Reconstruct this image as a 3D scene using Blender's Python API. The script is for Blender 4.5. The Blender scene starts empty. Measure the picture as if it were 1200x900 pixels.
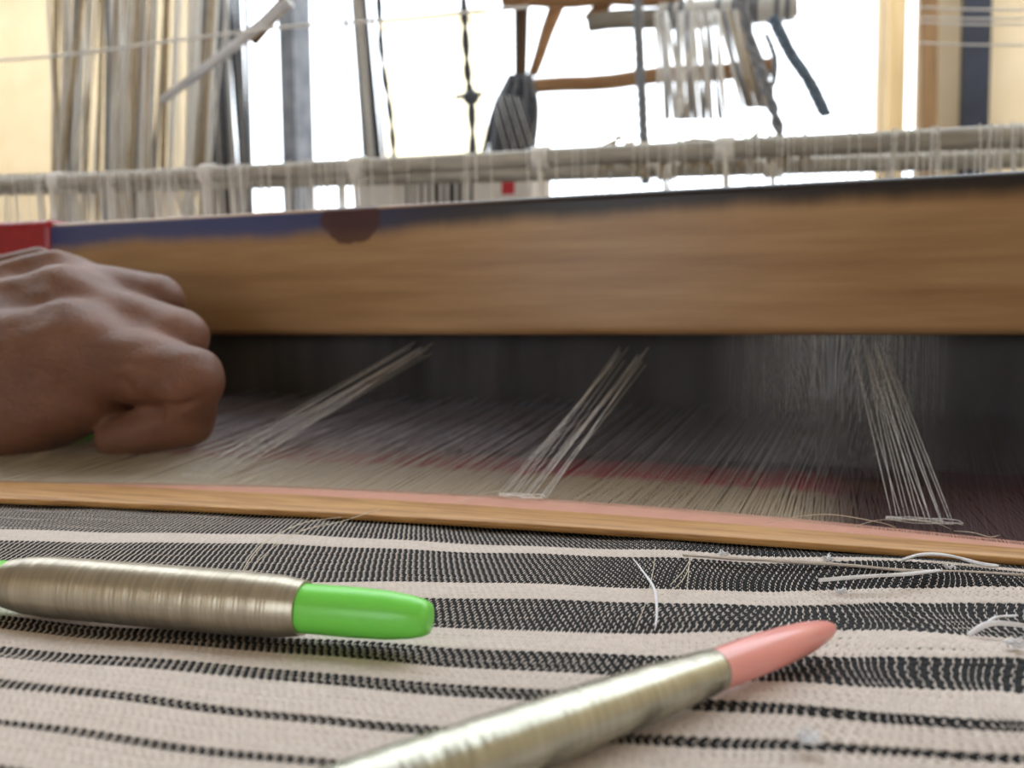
import bpy, math, random
import numpy as np
from mathutils import Vector, Matrix, Euler

random.seed(4); RNG = np.random.default_rng(7)
S = bpy.context.scene
C = S.collection

# ------------------------------------------------------------------ camera, sky, exposure
F = 1050.0                                   # focal length in pixels of the 1200x900 photo
Z0 = 0.80                                    # height of the woven cloth above the floor
CAM = Vector((0, 0, Z0 + 0.05))
ROT = Euler((math.radians(90 - 3.1), 0, math.radians(19.6)), 'XYZ').to_matrix()
cd = bpy.data.cameras.new('camera'); cam = bpy.data.objects.new('camera', cd); C.objects.link(cam)
cam.location = CAM; cam.rotation_euler = ROT.to_euler()
cd.sensor_width = 36; cd.lens = 36 * F / 1200; cd.clip_start = 0.01; cd.clip_end = 200
cd.dof.use_dof = True; cd.dof.focus_distance = 0.190; cd.dof.aperture_fstop = 19.0
S.camera = cam

w = bpy.data.worlds.new('World'); S.world = w; w.use_nodes = True
bg = w.node_tree.nodes['Background']
bg.inputs['Color'].default_value = (0.86, 0.93, 1.0, 1); bg.inputs['Strength'].default_value = 3.0
S.view_settings.view_transform = 'Standard'; S.view_settings.look = 'None'
S.view_settings.exposure = 0.44; S.view_settings.gamma = 1.0; S.view_settings.use_curve_mapping = False

# ------------------------------------------------------------------ helpers
def ray(px, py): return ROT @ Vector(((px - 600) / F, (450 - py) / F, -1.0))
def at_z(px, py, z=0.0):                     # point on the level plane z above the cloth
    r = ray(px, py); return CAM + r * ((Z0 + z - CAM.z) / r.z)
def at_y(px, py, Y):                         # point on the upright plane Y away from the camera
    r = ray(px, py); return CAM + r * (Y / r.y)
def at_d(px, py, d): return CAM + ray(px, py) * d

def lin(r, g, b):
    f = lambda c: (c / 255 / 12.92) if c / 255 <= 0.04045 else ((c / 255 + 0.055) / 1.055) ** 2.4
    return (f(r), f(g), f(b), 1)

class NT:                                     # small node helper
    def __init__(s, name, rough=0.6, metal=0.0, spec=0.5):
        s.m = bpy.data.materials.new(name); s.m.use_nodes = True
        s.t = s.m.node_tree; s.b = s.t.nodes['Principled BSDF']
        s.b.inputs['Roughness'].default_value = rough; s.b.inputs['Metallic'].default_value = metal
        s.b.inputs['Specular IOR Level'].default_value = spec
    def n(s, typ, **kw):
        x = s.t.nodes.new('ShaderNode' + typ)
        for k, v in kw.items():
            if k in x.inputs: x.inputs[k].default_value = v
            else: setattr(x, k, v)
        return x
    def l(s, a, b): s.t.links.new(a, b)
    def coord(s, scale=(1, 1, 1), kind='Object'):
        tc = s.n('TexCoord'); mp = s.n('Mapping'); mp.inputs['Scale'].default_value = scale
        s.l(tc.outputs[kind], mp.inputs['Vector']); return mp.outputs[0]
    def noise(s, vec, scale, detail=4, rough=0.55):
        x = s.n('TexNoise'); x.inputs['Scale'].default_value = scale
        x.inputs['Detail'].default_value = detail; x.inputs['Roughness'].default_value = rough
        s.l(vec, x.inputs['Vector']); return x.outputs['Fac']
    def ramp(s, fac, stops, interp='LINEAR'):
        x = s.n('ValToRGB'); e = x.color_ramp.elements; x.color_ramp.interpolation = interp
        while len(e) < len(stops): e.new(0.5)
        for i, (p, c) in enumerate(stops): e[i].position = p; e[i].color = c
        s.l(fac, x.inputs['Fac']); return x.outputs['Color']
    def mix(s, fac, a, b):
        x = s.n('Mix', data_type='RGBA')
        if hasattr(fac, 'links'): s.l(fac, x.inputs[0])
        else: x.inputs[0].default_value = fac
        for v, i in ((a, 6), (b, 7)):
            if hasattr(v, 'links'): s.l(v, x.inputs[i])
            else: x.inputs[i].default_value = v
        return x.outputs[2]
    def math(s, op, a, b=0.0, c=None):
        x = s.n('Math', operation=op)
        for i, v in enumerate((a, b) if c is None else (a, b, c)):
            if hasattr(v, 'links'): s.l(v, x.inputs[i])
            else: x.inputs[i].default_value = v
        return x.outputs[0]
    def smooth(s, v, lo, hi):
        x = s.n('MapRange'); x.interpolation_type = 'SMOOTHSTEP'
        s.l(v, x.inputs['Value']); x.inputs['From Min'].default_value = lo; x.inputs['From Max'].default_value = hi
        return x.outputs[0]
    def base(s, c):
        if hasattr(c, 'links'): s.l(c, s.b.inputs['Base Color'])
        else: s.b.inputs['Base Color'].default_value = c
    def bump(s, h, strength, dist):
        x = s.n('Bump'); x.inputs['Strength'].default_value = strength; x.inputs['Distance'].default_value = dist
        s.l(h, x.inputs['Height']); s.l(x.outputs[0], s.b.inputs['Normal'])

def mottled(name, c1, c2, scale=40, rough=0.7, stretch=(1, 1, 1), bump=0.0, spec=0.4, metal=0.0):
    m = NT(name, rough, metal, spec); v = m.coord(stretch); f = m.noise(v, scale)
    m.base(m.ramp(f, [(0.3, c1), (0.7, c2)]))
    if bump: m.bump(f, 0.5, bump)
    return m.m

def link(name, me, mat, parent=None, smooth=True):
    o = bpy.data.objects.new(name, me); C.objects.link(o)
    if mat is not None: me.materials.append(mat)
    if parent is not None: o.parent = parent
    return o

def mesh_np(name, V, Q, mat, parent=None, smooth=True):
    V = np.asarray(V, np.float32); Q = np.asarray(Q, np.int32); k = Q.shape[1]
    me = bpy.data.meshes.new(name)
    me.vertices.add(len(V)); me.vertices.foreach_set('co', V.ravel())
    me.loops.add(Q.size); me.loops.foreach_set('vertex_index', Q.ravel())
    me.polygons.add(len(Q)); me.polygons.foreach_set('loop_start', np.arange(0, Q.size, k, dtype=np.int32))
    if smooth: me.polygons.foreach_set('use_smooth', np.ones(len(Q), bool))
    me.update(calc_edges=True); me.validate()
    return link(name, me, mat, parent)

class MB:
    def __init__(s): s.V = []; s.Fc = []
    def add(s, V, Fc):
        k = len(s.V); s.V += [tuple(v) for v in V]; s.Fc += [tuple(i + k for i in f) for f in Fc]
    def box(s, lo, hi, bev=0.0):
        a = [lo[i] for i in range(3)]; b = [hi[i] for i in range(3)]
        if bev <= 0:
            V = [(x, y, z) for x in (a[0], b[0]) for y in (a[1], b[1]) for z in (a[2], b[2])]
            s.add(V, [(0, 1, 3, 2), (4, 6, 7, 5), (0, 4, 5, 1), (2, 3, 7, 6), (0, 2, 6, 4), (1, 5, 7, 3)])
        else:
            # rounded in the Y-Z section, extruded along X
            sec = []
            for cy, cz, a0 in ((b[1] - bev, b[2] - bev, 0), (a[1] + bev, b[2] - bev, 90), (a[1] + bev, a[2] + bev, 180), (b[1] - bev, a[2] + bev, 270)):
                for k in range(5):
                    t = math.radians(a0 + 22.5 * k); sec.append((cy + bev * math.cos(t), cz + bev * math.sin(t)))
            n = len(sec); V = [(x, y, z) for x in (a[0], b[0]) for (y, z) in sec]
            s.add(V, [(i, (i + 1) % n, n + (i + 1) % n, n + i) for i in range(n)] + [tuple(range(n))[::-1], tuple(range(n, 2 * n))])
    def tube(s, P, R, n=6, caps=True):
        P = [Vector(p) for p in P]
        if not hasattr(R, '__len__'): R = [R] * len(P)
        t0 = (P[1] - P[0]).normalized(); u = t0.orthogonal().normalized(); k = len(s.V)
        for i, p in enumerate(P):
            t = (P[min(i + 1, len(P) - 1)] - P[max(i - 1, 0)]).normalized()
            u = (u - t * u.dot(t)).normalized(); v = t.cross(u)
            for j in range(n):
                a = 2 * math.pi * j / n; q = p + (u * math.cos(a) + v * math.sin(a)) * R[i]; s.V.append(tuple(q))
        for i in range(len(P) - 1):
            for j in range(n):
                s.Fc.append((k + i * n + j, k + i * n + (j + 1) % n, k + (i + 1) * n + (j + 1) % n, k + (i + 1) * n + j))
        if caps:
            s.Fc.append(tuple(k + j for j in range(n))[::-1]); e = k + (len(P) - 1) * n; s.Fc.append(tuple(e + j for j in range(n)))
    def ball(s, c, r, nu=10, nv=6):
        if not hasattr(r, '__len__'): r = (r, r, r)
        V = [(c[0], c[1], c[2] + r[2])]
        for i in range(1, nv):
            a = math.pi * i / nv
            for j in range(nu):
                b = 2 * math.pi * j / nu
                V.append((c[0] + r[0] * math.sin(a) * math.cos(b), c[1] + r[1] * math.sin(a) * math.sin(b), c[2] + r[2] * math.cos(a)))
        V.append((c[0], c[1], c[2] - r[2])); Fc = []
        for j in range(nu):
            Fc.append((0, 1 + j, 1 + (j + 1) % nu)); e = len(V) - 1; q = 1 + (nv - 2) * nu
            Fc.append((e, q + (j + 1) % nu, q + j))
            for i in range(nv - 2):
                a = 1 + i * nu; Fc.append((a + j, a + nu + j, a + nu + (j + 1) % nu, a + (j + 1) % nu))
        s.add(V, Fc)
    def lathe(s, A, B, prof, n=32, caps=True):
        """prof = [(distance along A->B in metres, radius)]"""
        A = Vector(A); d = (Vector(B) - A).normalized()
        s_, r_ = zip(*prof); P = [A + d * x for x in s_]
        s.tube(P, list(r_), n, caps)
    def build(s, name, mat, parent=None, smooth=True, flat_caps=True):
        me = bpy.data.meshes.new(name); me.from_pydata(s.V, [], s.Fc); me.update()
        if smooth:
            for p in me.polygons: p.use_smooth = len(p.vertices) <= 4
        return link(name, me, mat, parent)

def tag(o, label=None, cat=None, group=None, kind=None):
    if label: o['label'] = label
    if cat: o['category'] = cat
    if group: o['group'] = group
    if kind: o['kind'] = kind
    return o
def thing(name, label, cat, loc=(0, 0, 0), group=None):
    o = bpy.data.objects.new(name, None); C.objects.link(o); o.location = loc; o.empty_display_size = 0.02
    return tag(o, label, cat, group)
def adopt(parent, *objs):                      # parts are built in world space; keep them there
    for o in objs: o.parent = parent; o.matrix_parent_inverse = Matrix.Translation(-Vector(parent.location))
def spline(P, n=24):                           # Catmull-Rom through the points
    P = [Vector(p) for p in P]; Q = [P[0] * 2 - P[1]] + P + [P[-1] * 2 - P[-2]]; out = []
    m = len(P) - 1
    for i in range(n + 1):
        t = i / n * m; k = min(int(t), m - 1); t -= k
        a, b, c, d = Q[k:k + 4]
        out.append(0.5 * (2 * b + (c - a) * t + (2 * a - 5 * b + 4 * c - d) * t * t + (3 * b - 3 * c + d - a) * t ** 3))
    return out
def threads(paths, R, n=3):
    """many thin straight-segment tubes in one numpy mesh; paths (N, K, 3)"""
    P = np.asarray(paths, np.float32); N, K, _ = P.shape; R = np.broadcast_to(np.asarray(R, np.float32).reshape(-1, 1), (N, 1))
    T = P[:, -1] - P[:, 0]; T /= np.linalg.norm(T, axis=1, keepdims=True)
    ref = np.tile(np.array([[0.3, 0.2, 0.93]]), (N, 1)); ref[np.abs(T[:, 2]) > 0.8] = (0.93, 0.3, 0.2)
    U = np.cross(T, ref); U /= np.linalg.norm(U, axis=1, keepdims=True); W = np.cross(T, U)
    V = np.zeros((N, K, n, 3), np.float32)
    for j in range(n):
        a = 2 * math.pi * j / n + 0.5
        V[:, :, j] = P + ((U * math.cos(a) + W * math.sin(a)) * R)[:, None, :]
    idx = np.arange(N * K * n).reshape(N, K, n); a = idx[:, :-1]; b = idx[:, 1:]
    Q = np.stack([a, np.roll(a, -1, 2), np.roll(b, -1, 2), b], -1).reshape(-1, 4)
    return V.reshape(-1, 3), Q

# ------------------------------------------------------------------ materials
cream = mottled('cream_plaster', lin(228, 206, 168), lin(237, 217, 182), 6, 0.85)
ceil_m = mottled('ceiling_plaster', lin(190, 178, 160), lin(205, 192, 172), 4, 0.9)
floor_m = mottled('floor_concrete', lin(96, 88, 80), lin(120, 112, 102), 8, 0.8, bump=0.002)
yard_m = mottled('yard_concrete', lin(190, 182, 168), lin(210, 200, 186), 3, 0.9)
yellow = mottled('yellow_plaster', lin(252, 236, 196), lin(255, 242, 208), 3, 0.9)
navy = mottled('navy_paint', lin(26, 29, 40), lin(36, 40, 54), 14, 0.5)
brownpost = mottled('brown_post_wood', lin(112, 82, 48), lin(140, 106, 66), 9, 0.7, (6, 6, 0.6))
darkwood = mottled('dark_wood', lin(66, 50, 36), lin(98, 74, 50), 14, 0.7, (8, 8, 1))
orangewood = mottled('orange_wood', lin(150, 108, 70), lin(184, 146, 108), 14, 0.6, (1, 8, 8))
greywood = mottled('grey_wood', lin(122, 116, 106), lin(158, 150, 138), 20, 0.7, (1, 6, 6))
greypost = mottled('grey_post_paint', lin(108, 112, 122), lin(150, 154, 162), 20, 0.7)
barpaint = mottled('shaft_bar_paint', lin(150, 146, 136), lin(196, 192, 182), 30, 0.55, (1, 4, 4))
white_cord = mottled('white_cord', lin(236, 234, 230), lin(250, 249, 246), 200, 0.5)
tan_cord = mottled('tan_cord', lin(176, 156, 124), lin(206, 190, 160), 200, 0.7)
grey_cord = mottled('grey_cord', lin(120, 124, 132), lin(160, 164, 172), 200, 0.65)
dark_cord = mottled('dark_cord', lin(56, 58, 66), lin(92, 96, 106), 200, 0.65)
blue_cord = mottled('blue_grey_rope', lin(60, 78, 98), lin(130, 148, 168), 160, 0.65)
paper = mottled('white_paper', lin(220, 216, 212), lin(232, 228, 224), 30, 0.7)
ink = mottled('black_ink', lin(24, 24, 26), lin(34, 34, 36), 30, 0.6)
redink = mottled('red_ink', lin(176, 30, 44), lin(196, 40, 54), 30, 0.5)
yarn_white = mottled('white_cotton_yarn', lin(206, 194, 185), lin(223, 212, 203), 900, 0.75, bump=0.00005)
yarn_black = mottled('black_cotton_yarn', lin(9, 9, 11), lin(24, 24, 27), 900, 0.75, spec=0.3)
lint_m = mottled('white_lint', lin(226, 226, 230), lin(240, 240, 244), 900, 0.8)
hair_m = mottled('pale_fine_thread', lin(206, 196, 172), lin(226, 218, 200), 300, 0.5)
underm = mottled('cloth_backing', lin(104, 98, 92), lin(124, 118, 112), 300, 0.9)

# ------------------------------------------------------------------ the setting
def struct(name, lo, hi, mat):
    b = MB(); b.box(lo, hi); return tag(b.build(name, mat, smooth=False), kind='structure')
YB = 3.5                                       # back wall
XL, XR = -4.6, 2.0
openL = at_y(238, 200, YB).x; openR = at_y(1027, 100, YB).x
struct('floor', (XL - .2, -2.2, -.1), (XR + .2, YB + .2, 0), floor_m)
ce = tag(thing('ceiling', None, None, (0, 0, 2.8)), kind='structure')
wf = tag(thing('wall_front', None, None, (0, -2.2, 0)), kind='structure')
struct('wall_left', (XL - .15, -2.2, 0), (XL, YB + .15, 2.8), cream)
struct('wall_right', (XR, -2.2, 0), (XR + .15, YB + .15, 2.8), cream)
SK0, SK1 = 0.85, 3.25                           # open roof strip above the back of the loom
wb = tag(thing('wall_back', None, None, (0, YB, 0)), kind='structure')
block_m = mottled('dark_block_paint', lin(70, 62, 56), lin(86, 78, 70), 4, 0.8)  # dark low wall added to block brightness showing through the reed
def part(name, lo, hi, mat, parent, smooth=False):
    b = MB(); b.box(lo, hi); o = b.build(name, mat, smooth=smooth); adopt(parent, o); return o
part('wall_panel', (XL, YB, 0), (openL, YB + .15, 2.8), cream, wb)
part('ceiling_slab', (XL - .2, -2.35, 2.8), (XR + .2, SK0, 2.95), ceil_m, ce); part('ceiling_slab', (XL - .2, SK1, 2.8), (XR + .2, YB + .2, 2.95), ceil_m, ce)
for lo, hi, nm in (((XL - .2, -2.35, 0), (-.9, -2.2, 2.8), 'wall_panel'), ((.1, -2.35, 0), (XR + .2, -2.2, 2.8), 'wall_panel'), ((-.9, -2.35, 2.1), (.1, -2.2, 2.8), 'lintel')): part(nm, lo, hi, cream, wf)  # unseen wall added to cut front light; doorway gap sized for fill
slit0 = at_y(1061, 100, YB).x; slit1 = at_y(1076, 100, YB).x
part('wall_pier', (openR, YB, 0), (slit0, YB + .15, 2.8), cream, wb)
part('wall_panel', (slit1, YB, 0), (XR, YB + .15, 2.8), cream, wb)
part('added_dado', (openL, YB, 0), (openR, YB + .15, .98), block_m, wb)
part('added_dado', (slit0, YB, 0), (slit1, YB + .15, .98), block_m, wb)
for a_, b_ in ((openR, slit0), (slit1, XR)): part('added_dado', (a_, YB - .22, 0), (b_, YB - .002, .98), block_m, wb)
part('lintel', (openL, YB, 2.62), (openR, YB + .15, 2.8), cream, wb)
part('lintel', (slit0, YB, 2.62), (slit1, YB + .15, 2.8), cream, wb)
struct('ground', (-14, YB + .2, -.12), (12, 22, -.02), yard_m)
x0, x1 = at_y(452, 50, 9).x, at_y(560, 50, 9).x
yw = thing('yard_wall', 'pale yellow plastered wall glowing outside beyond the window', 'wall', ((x0 + x1) / 2, 9, -.02))
part('wall_panel', (x0, 9, -.02), (x1, 9.25, 4.2), yellow, yw); part('coping', (x0 - .06, 8.95, 4.2), (x1 + .06, 9.3, 4.3), cream, yw)

def post(name, label, pxl, pxr, Y, mat, ztop=2.8, zb=0, depth=0.08, cat='post', lean=0.0, ref=100):
    a, b = at_y(pxl, ref, Y).x, at_y(pxr, ref, Y).x
    t = thing(name, label, cat, ((a + b) / 2, Y, zb)); m = MB()
    V = [(x + dx, y, z) for z, dx in ((zb, 0), (ztop, lean)) for x, y in ((a, Y), (b, Y), (b, Y + depth), (a, Y + depth))]
    m.add(V, [(0, 1, 5, 4), (1, 2, 6, 5), (2, 3, 7, 6), (3, 0, 4, 7), (3, 2, 1, 0), (4, 5, 6, 7)])
    o = m.build('shaft', mat, smooth=False); adopt(t, o)
    m = MB(); m.box((a - .02, Y - .02, zb), (b + .02, Y + depth + .02, zb + .05)); o = m.build('foot', mat, smooth=False); adopt(t, o)
    return t
post('post', 'dark navy upright post standing against the cream wall at far right', 1128, 1160, 3.38, navy, zb=.98)
post('post', 'slim brown wooden post leaning beside the bright slit at right', 1086, 1103, 3.34, brownpost, zb=.98, lean=-0.03)
post('post', 'tan wooden post at the right edge of the bright window', 1040, 1060, 3.38, mottled('tan_wood', lin(196, 166, 116), lin(222, 192, 142), 5, .7, (6, 6, .6)), zb=.98)
post('post', 'brown wooden post behind the dense white cords at left', 126, 146, 1.7, brownpost, 2.79)
post('post', 'short-looking brown post just right of the dense white cords', 229, 241, 2.0, darkwood, 2.79)
post('post', 'grey upright post rising in front of the bright window', 339, 356, 1.9, greypost, 2.79, lean=-0.05)

# ------------------------------------------------------------------ woven cloth: every yarn is real geometry
BND = [  # stripe edges in the photo: pixel row at columns 0, 560 and 1190, and the colour below the edge
    (575, 607, 651, 'K'), (590, 619.5, 662, 'K'), (617.6, 634, 668, 'W'), (630, 644, 673, 'K'), (668, 682, 689, 'W'), (687, 700, 704, 'K'), (704, 733, 743, 'W'),
    (718, 755, 771, 'K'), (732, 777, 808, 'W'), (753, 797, 840, 'K'), (766, 810, 852, 'W'), (793, 845, 877, 'K'),
    (804, 855, 887, 'W'), (841, 897, 925, 'K'), (848, 904, 931, 'W'), (896, 955, 985, 'K'), (902, 961, 990, 'W'), (1010, 1060, 1090, 'W')]
XA, XB = -0.29, 0.09
def edge_curve(b, X):
    p = [at_z(px, py) for px, py in zip((0, 560, 1190), b[:3])]
    xs = [q.x for q in p]; ys = [q.y for q in p]
    cq = np.polyfit(xs, ys, 2); y = np.polyval(cq, np.clip(X, xs[0], xs[2]))
    return y + 0.06 * (X - np.clip(X, xs[0], xs[2]))
def cloth_wave(X, Y):
    z = 0.00022 * np.sin(31 * X + 60 * Y) + 0.00020 * np.sin(83 * X - 41 * Y + 1.0) + 0.0001 * np.sin(190 * X + 70 * Y)
    r = np.clip((X + 0.06) / 0.08, 0, 1); r = r * r * (3 - 2 * r)
    g = np.exp(-((Y - 0.205 + 0.02 * X) / 0.011) ** 2); z = z + r * g * (0.0016 + 0.0007 * np.sin(120 * X))
    g2 = np.exp(-((Y - 0.158) / 0.007) ** 2); z = z + r * g2 * 0.0012
    return z - 0.0006
DX = 0.00064; NW = int((XB - XA) / DX)
xw = XA + DX * np.arange(NW)
def warp_shift(X, Y):                          # warp ends drift sideways where the cloth is slack
    r = np.clip((X + 0.07) / 0.09, 0, 1)
    return 0.0004 * np.sin(70 * Y + 9 * X) + r * 0.0016 * np.sin(160 * Y + 40 * X) + r * 0.0007 * np.sin(420 * X)
xs2 = XA + DX * 0.5 * np.arange(2 * NW)        # sample columns: on every warp end and half way between
rows = []; cols = []
E = [edge_curve(b, xs2) for b in BND]
for k in range(len(BND) - 1):
    t = float(np.mean(np.abs(E[k] - E[k + 1])[(xs2 > -.2) & (xs2 < .03)])); fine = 0.0013 if k < 7 else (0.0011 if k < 9 else .00090)
    n = max(2, int(round(t / fine)))
    for i in range(n):
        f = (i + 0.5) / n; rows.append(E[k] * (1 - f) + E[k + 1] * f); cols.append(BND[k][3])
R = np.array(rows); NR = len(R)                # (weft, column) -> Y, running towards the camera
for j in range(NR): R[j] += 0.00025 * np.sin(50 * xs2 + j * 1.7) + 0.00015 * np.sin(170 * xs2 + j * 2.9)
SP = np.abs(np.gradient(R, axis=0))            # local spacing between wefts
iw = np.arange(2 * NW)
def ribbon(P, wvec, hw, hh):
    """rounded half-tube of four strips along P (N,K,3)"""
    N, K, _ = P.shape; offs = [(-1, -1.0), (-.5, .1), (0, .45), (.5, .1), (1, -1.0)]
    V = np.zeros((N, K, 5, 3), np.float32)
    for q, (a, b) in enumerate(offs):
        V[:, :, q] = P + wvec * (hw * a)[..., None]; V[:, :, q, 2] += hh * b
    idx = np.arange(N * K * 5).reshape(N, K, 5)
    a = idx[:, :-1, :-1]; b = idx[:, :-1, 1:]; c = idx[:, 1:, 1:]; d = idx[:, 1:, :-1]
    return V.reshape(-1, 3), np.stack([a, b, c, d], -1).reshape(-1, 4)
AMP = 0.00015
cloth = thing('woven_cloth', 'black and white striped cloth lying flat in the foreground of the loom', 'cloth', (0, 0.16, Z0))
Xg = xs2[None, :] + warp_shift(xs2[None, :], R)
for col, mat, nm in (('K', yarn_black, 'black_weft'), ('W', yarn_white, 'white_weft')):
    sel = [j for j in range(NR) if cols[j] == col]
    ph = np.array(sel)[:, None] + iw[None, :] * 0.5
    z = -np.cos(math.pi * ph) * AMP
    P = np.stack([Xg[sel], R[sel], Z0 + cloth_wave(Xg[sel], R[sel]) + z], -1)
    wv = np.zeros_like(P); wv[..., 1] = 1
    hw = SP[sel] * 0.60; V, Q = ribbon(P, wv, hw, np.full(hw.shape, 0.00034 if col == 'K' else 0.00024))
    o = mesh_np(nm, V, Q, mat); tag(o, kind='stuff'); adopt(cloth, o)
# warp ends
rr = np.zeros((NW, 2 * NR - 1)); Rw = R[:, ::2].T    # (warp, weft)
rr[:, ::2] = Rw; rr[:, 1::2] = 0.5 * (Rw[:, 1:] + Rw[:, :-1])
ph = np.arange(NW)[:, None] + 0.5 * np.arange(2 * NR - 1)[None, :]
X = xw[:, None] + warp_shift(xw[:, None], rr) + (.00024 * (-1.0) ** np.arange(NW) * np.clip((xw + .05) / .05, 0, 1))[:, None]
P = np.stack([X, rr, Z0 + cloth_wave(X, rr) + np.cos(math.pi * ph) * AMP], -1)
wv = np.zeros_like(P); wv[..., 0] = 1
wk = np.array([.000105 if c == 'K' else .00020 for c in cols]); w2 = np.zeros(2 * NR - 1); w2[::2] = wk; w2[1::2] = np.minimum(wk[1:], wk[:-1])
hw = np.broadcast_to(w2, rr.shape) * (1 + 0.25 * RNG.standard_normal((NW, 1)).clip(-1, 1))
V, Q = ribbon(P, wv, hw, np.full(rr.shape, 0.00012))
o = mesh_np('white_warp', V, Q, yarn_white); tag(o, kind='stuff'); adopt(cloth, o)
# backing: the same sheet just underneath, carried on towards the weaver
gx = np.linspace(-0.55, 0.35, 60); gy = np.linspace(-0.25, 0.235, 60); GX, GY = np.meshgrid(gx, gy)
V = np.stack([GX, GY, Z0 + cloth_wave(GX, GY) - 0.0007], -1).reshape(-1, 3); i = np.arange(3600).reshape(60, 60)
o = mesh_np('backing', V, np.stack([i[:-1, :-1], i[:-1, 1:], i[1:, 1:], i[1:, :-1]], -1).reshape(-1, 4), underm); adopt(cloth, o)

# salmon woven band between the lath and the open warp
def curve_y(pts, X):                           # photo points on the cloth plane -> Y over X
    p = [at_z(a, b) for a, b in pts]; xs = np.array([q.x for q in p]); ys = np.array([q.y for q in p])
    c = np.polyfit(xs, ys, 2); Xc = np.clip(X, xs[0], xs[-1]); d = np.polyder(c)
    return np.polyval(c, Xc) + (X - Xc) * np.polyval(d, Xc) * .5
def strip(far, near, zf, zn, X, nv=6, lift=None):
    V = np.zeros((len(X), nv, 3)); yf = curve_y(far, X); yn = curve_y(near, X)
    for k in range(nv):
        f = k / (nv - 1); V[:, k, 0] = X; V[:, k, 1] = yn * (1 - f) + yf * f; V[:, k, 2] = Z0 + zn * (1 - f) + zf * f
    i = np.arange(len(X) * nv).reshape(len(X), nv)
    return V.reshape(-1, 3), np.stack([i[:-1, :-1], i[1:, :-1], i[1:, 1:], i[:-1, 1:]], -1).reshape(-1, 4)
m = NT('salmon_weave', 0.75, 0, 0.3); v = m.coord((1, 1, 1))
wv_ = m.n('TexWave', bands_direction='X'); wv_.inputs['Scale'].default_value = 700; m.l(v, wv_.inputs['Vector'])
m.base(m.mix(m.noise(v, 120), lin(200, 146, 126), lin(218, 166, 146))); m.bump(wv_.outputs['Fac'], 0.5, 0.0002)
salmon = m.m
XS = np.linspace(-0.42, 0.24, 200)
FELL = [(0, 566), (220, 566), (600, 585), (1190, 635)]; LFAR = [(0, 570), (300, 583), (600, 602), (1190, 651)]; LNEAR = [(0, 590), (300, 603), (600, 620), (1190, 662)]
V, Q = strip(FELL, LNEAR, 0.0004, 0.0001, XS, 8)
o = mesh_np('salmon_band', V, Q, salmon); tag(o, 'plain salmon pink band'); adopt(cloth, o)

# temple lath lying across the cloth
m = NT('lath_wood', 0.5, 0, 0.4); v = m.coord((6, 60, 60)); f = m.noise(v, 6, 6)
m.base(m.ramp(f, [(0.25, lin(142, 98, 52)), (0.5, lin(184, 136, 78)), (0.75, lin(206, 160, 100))])); m.bump(f, 0.3, 0.0004)
XS = np.linspace(-0.42, 0.24, 120); yf = curve_y(LFAR, XS); yn = curve_y(LNEAR, XS)
sec = [(0, .0002), (0, .0015), (.06, .0019), (.94, .0019), (1, .0015), (1, .0002)]
V = np.zeros((120, 6, 3))
for k, (a, b) in enumerate(sec): V[:, k] = np.stack([XS, yn * (1 - a) + yf * a - 0.0012 * (1 - a), np.full(120, Z0 + b)], -1)
i = np.arange(720).reshape(120, 6); Q = np.stack([i[:-1], np.roll(i[:-1], -1, 1), np.roll(i[1:], -1, 1), i[1:]], -1).reshape(-1, 4)
o = mesh_np('lath', V.reshape(-1, 3), Q, m.m, smooth=False)
tag(o, 'thin brown wooden lath lying across the striped cloth at its far edge', 'lath')

# ------------------------------------------------------------------ warp beyond the cloth
YR = 0.375                                     # reed
warp = thing('warp', 'sheet of fine warp threads stretched from the cloth edge to the reed', 'warp', (-0.1, 0.26, Z0))
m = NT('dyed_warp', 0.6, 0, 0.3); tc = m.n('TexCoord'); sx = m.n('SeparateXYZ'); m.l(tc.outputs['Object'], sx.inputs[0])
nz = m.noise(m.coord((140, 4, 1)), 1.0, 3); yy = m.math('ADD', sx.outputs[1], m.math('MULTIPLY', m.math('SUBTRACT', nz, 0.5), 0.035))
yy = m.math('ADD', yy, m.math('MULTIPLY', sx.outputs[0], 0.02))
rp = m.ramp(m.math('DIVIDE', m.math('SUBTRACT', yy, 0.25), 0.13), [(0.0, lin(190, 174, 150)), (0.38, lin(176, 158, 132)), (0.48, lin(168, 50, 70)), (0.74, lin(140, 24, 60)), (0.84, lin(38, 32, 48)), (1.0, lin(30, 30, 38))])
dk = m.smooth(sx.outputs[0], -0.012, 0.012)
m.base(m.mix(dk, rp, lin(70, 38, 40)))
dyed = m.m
m = NT('upper_warp_sheen', 0.45, 0, 0.5); tc = m.n('TexCoord'); sx = m.n('SeparateXYZ'); m.l(tc.outputs['Object'], sx.inputs[0])
m.base(m.mix(m.smooth(sx.outputs[0], -.012, .012), m.ramp(m.math('DIVIDE', m.math('SUBTRACT', sx.outputs[1], 0.25), 0.13), [(0.0, lin(206, 196, 178)), (0.3, lin(186, 176, 172)), (0.6, lin(176, 176, 196)), (1.0, lin(136, 140, 164))]), lin(84, 60, 62)))  # bluish sheen towards the reed put into the thread colour
upper_m = m.m
def fell_y(X): return curve_y(FELL, X)
X = np.arange(-0.42, 0.20, 0.00030); n = len(X); jx = RNG.normal(0, .0001, n)
P = np.stack([np.stack([X + jx, fell_y(X) - .004, np.full(n, Z0 + .0003)], -1), np.stack([X + jx * 4, np.full(n, .315), np.full(n, Z0 - .0006)], -1), np.stack([X + jx * 2, np.full(n, YR + .02), np.full(n, Z0 - .002)], -1)], 1)
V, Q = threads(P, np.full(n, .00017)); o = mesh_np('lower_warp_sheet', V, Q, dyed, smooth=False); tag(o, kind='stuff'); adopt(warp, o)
X = np.arange(-0.42, 0.20, 0.00032); n = len(X); X = X + RNG.normal(0, .0004, n)
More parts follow.
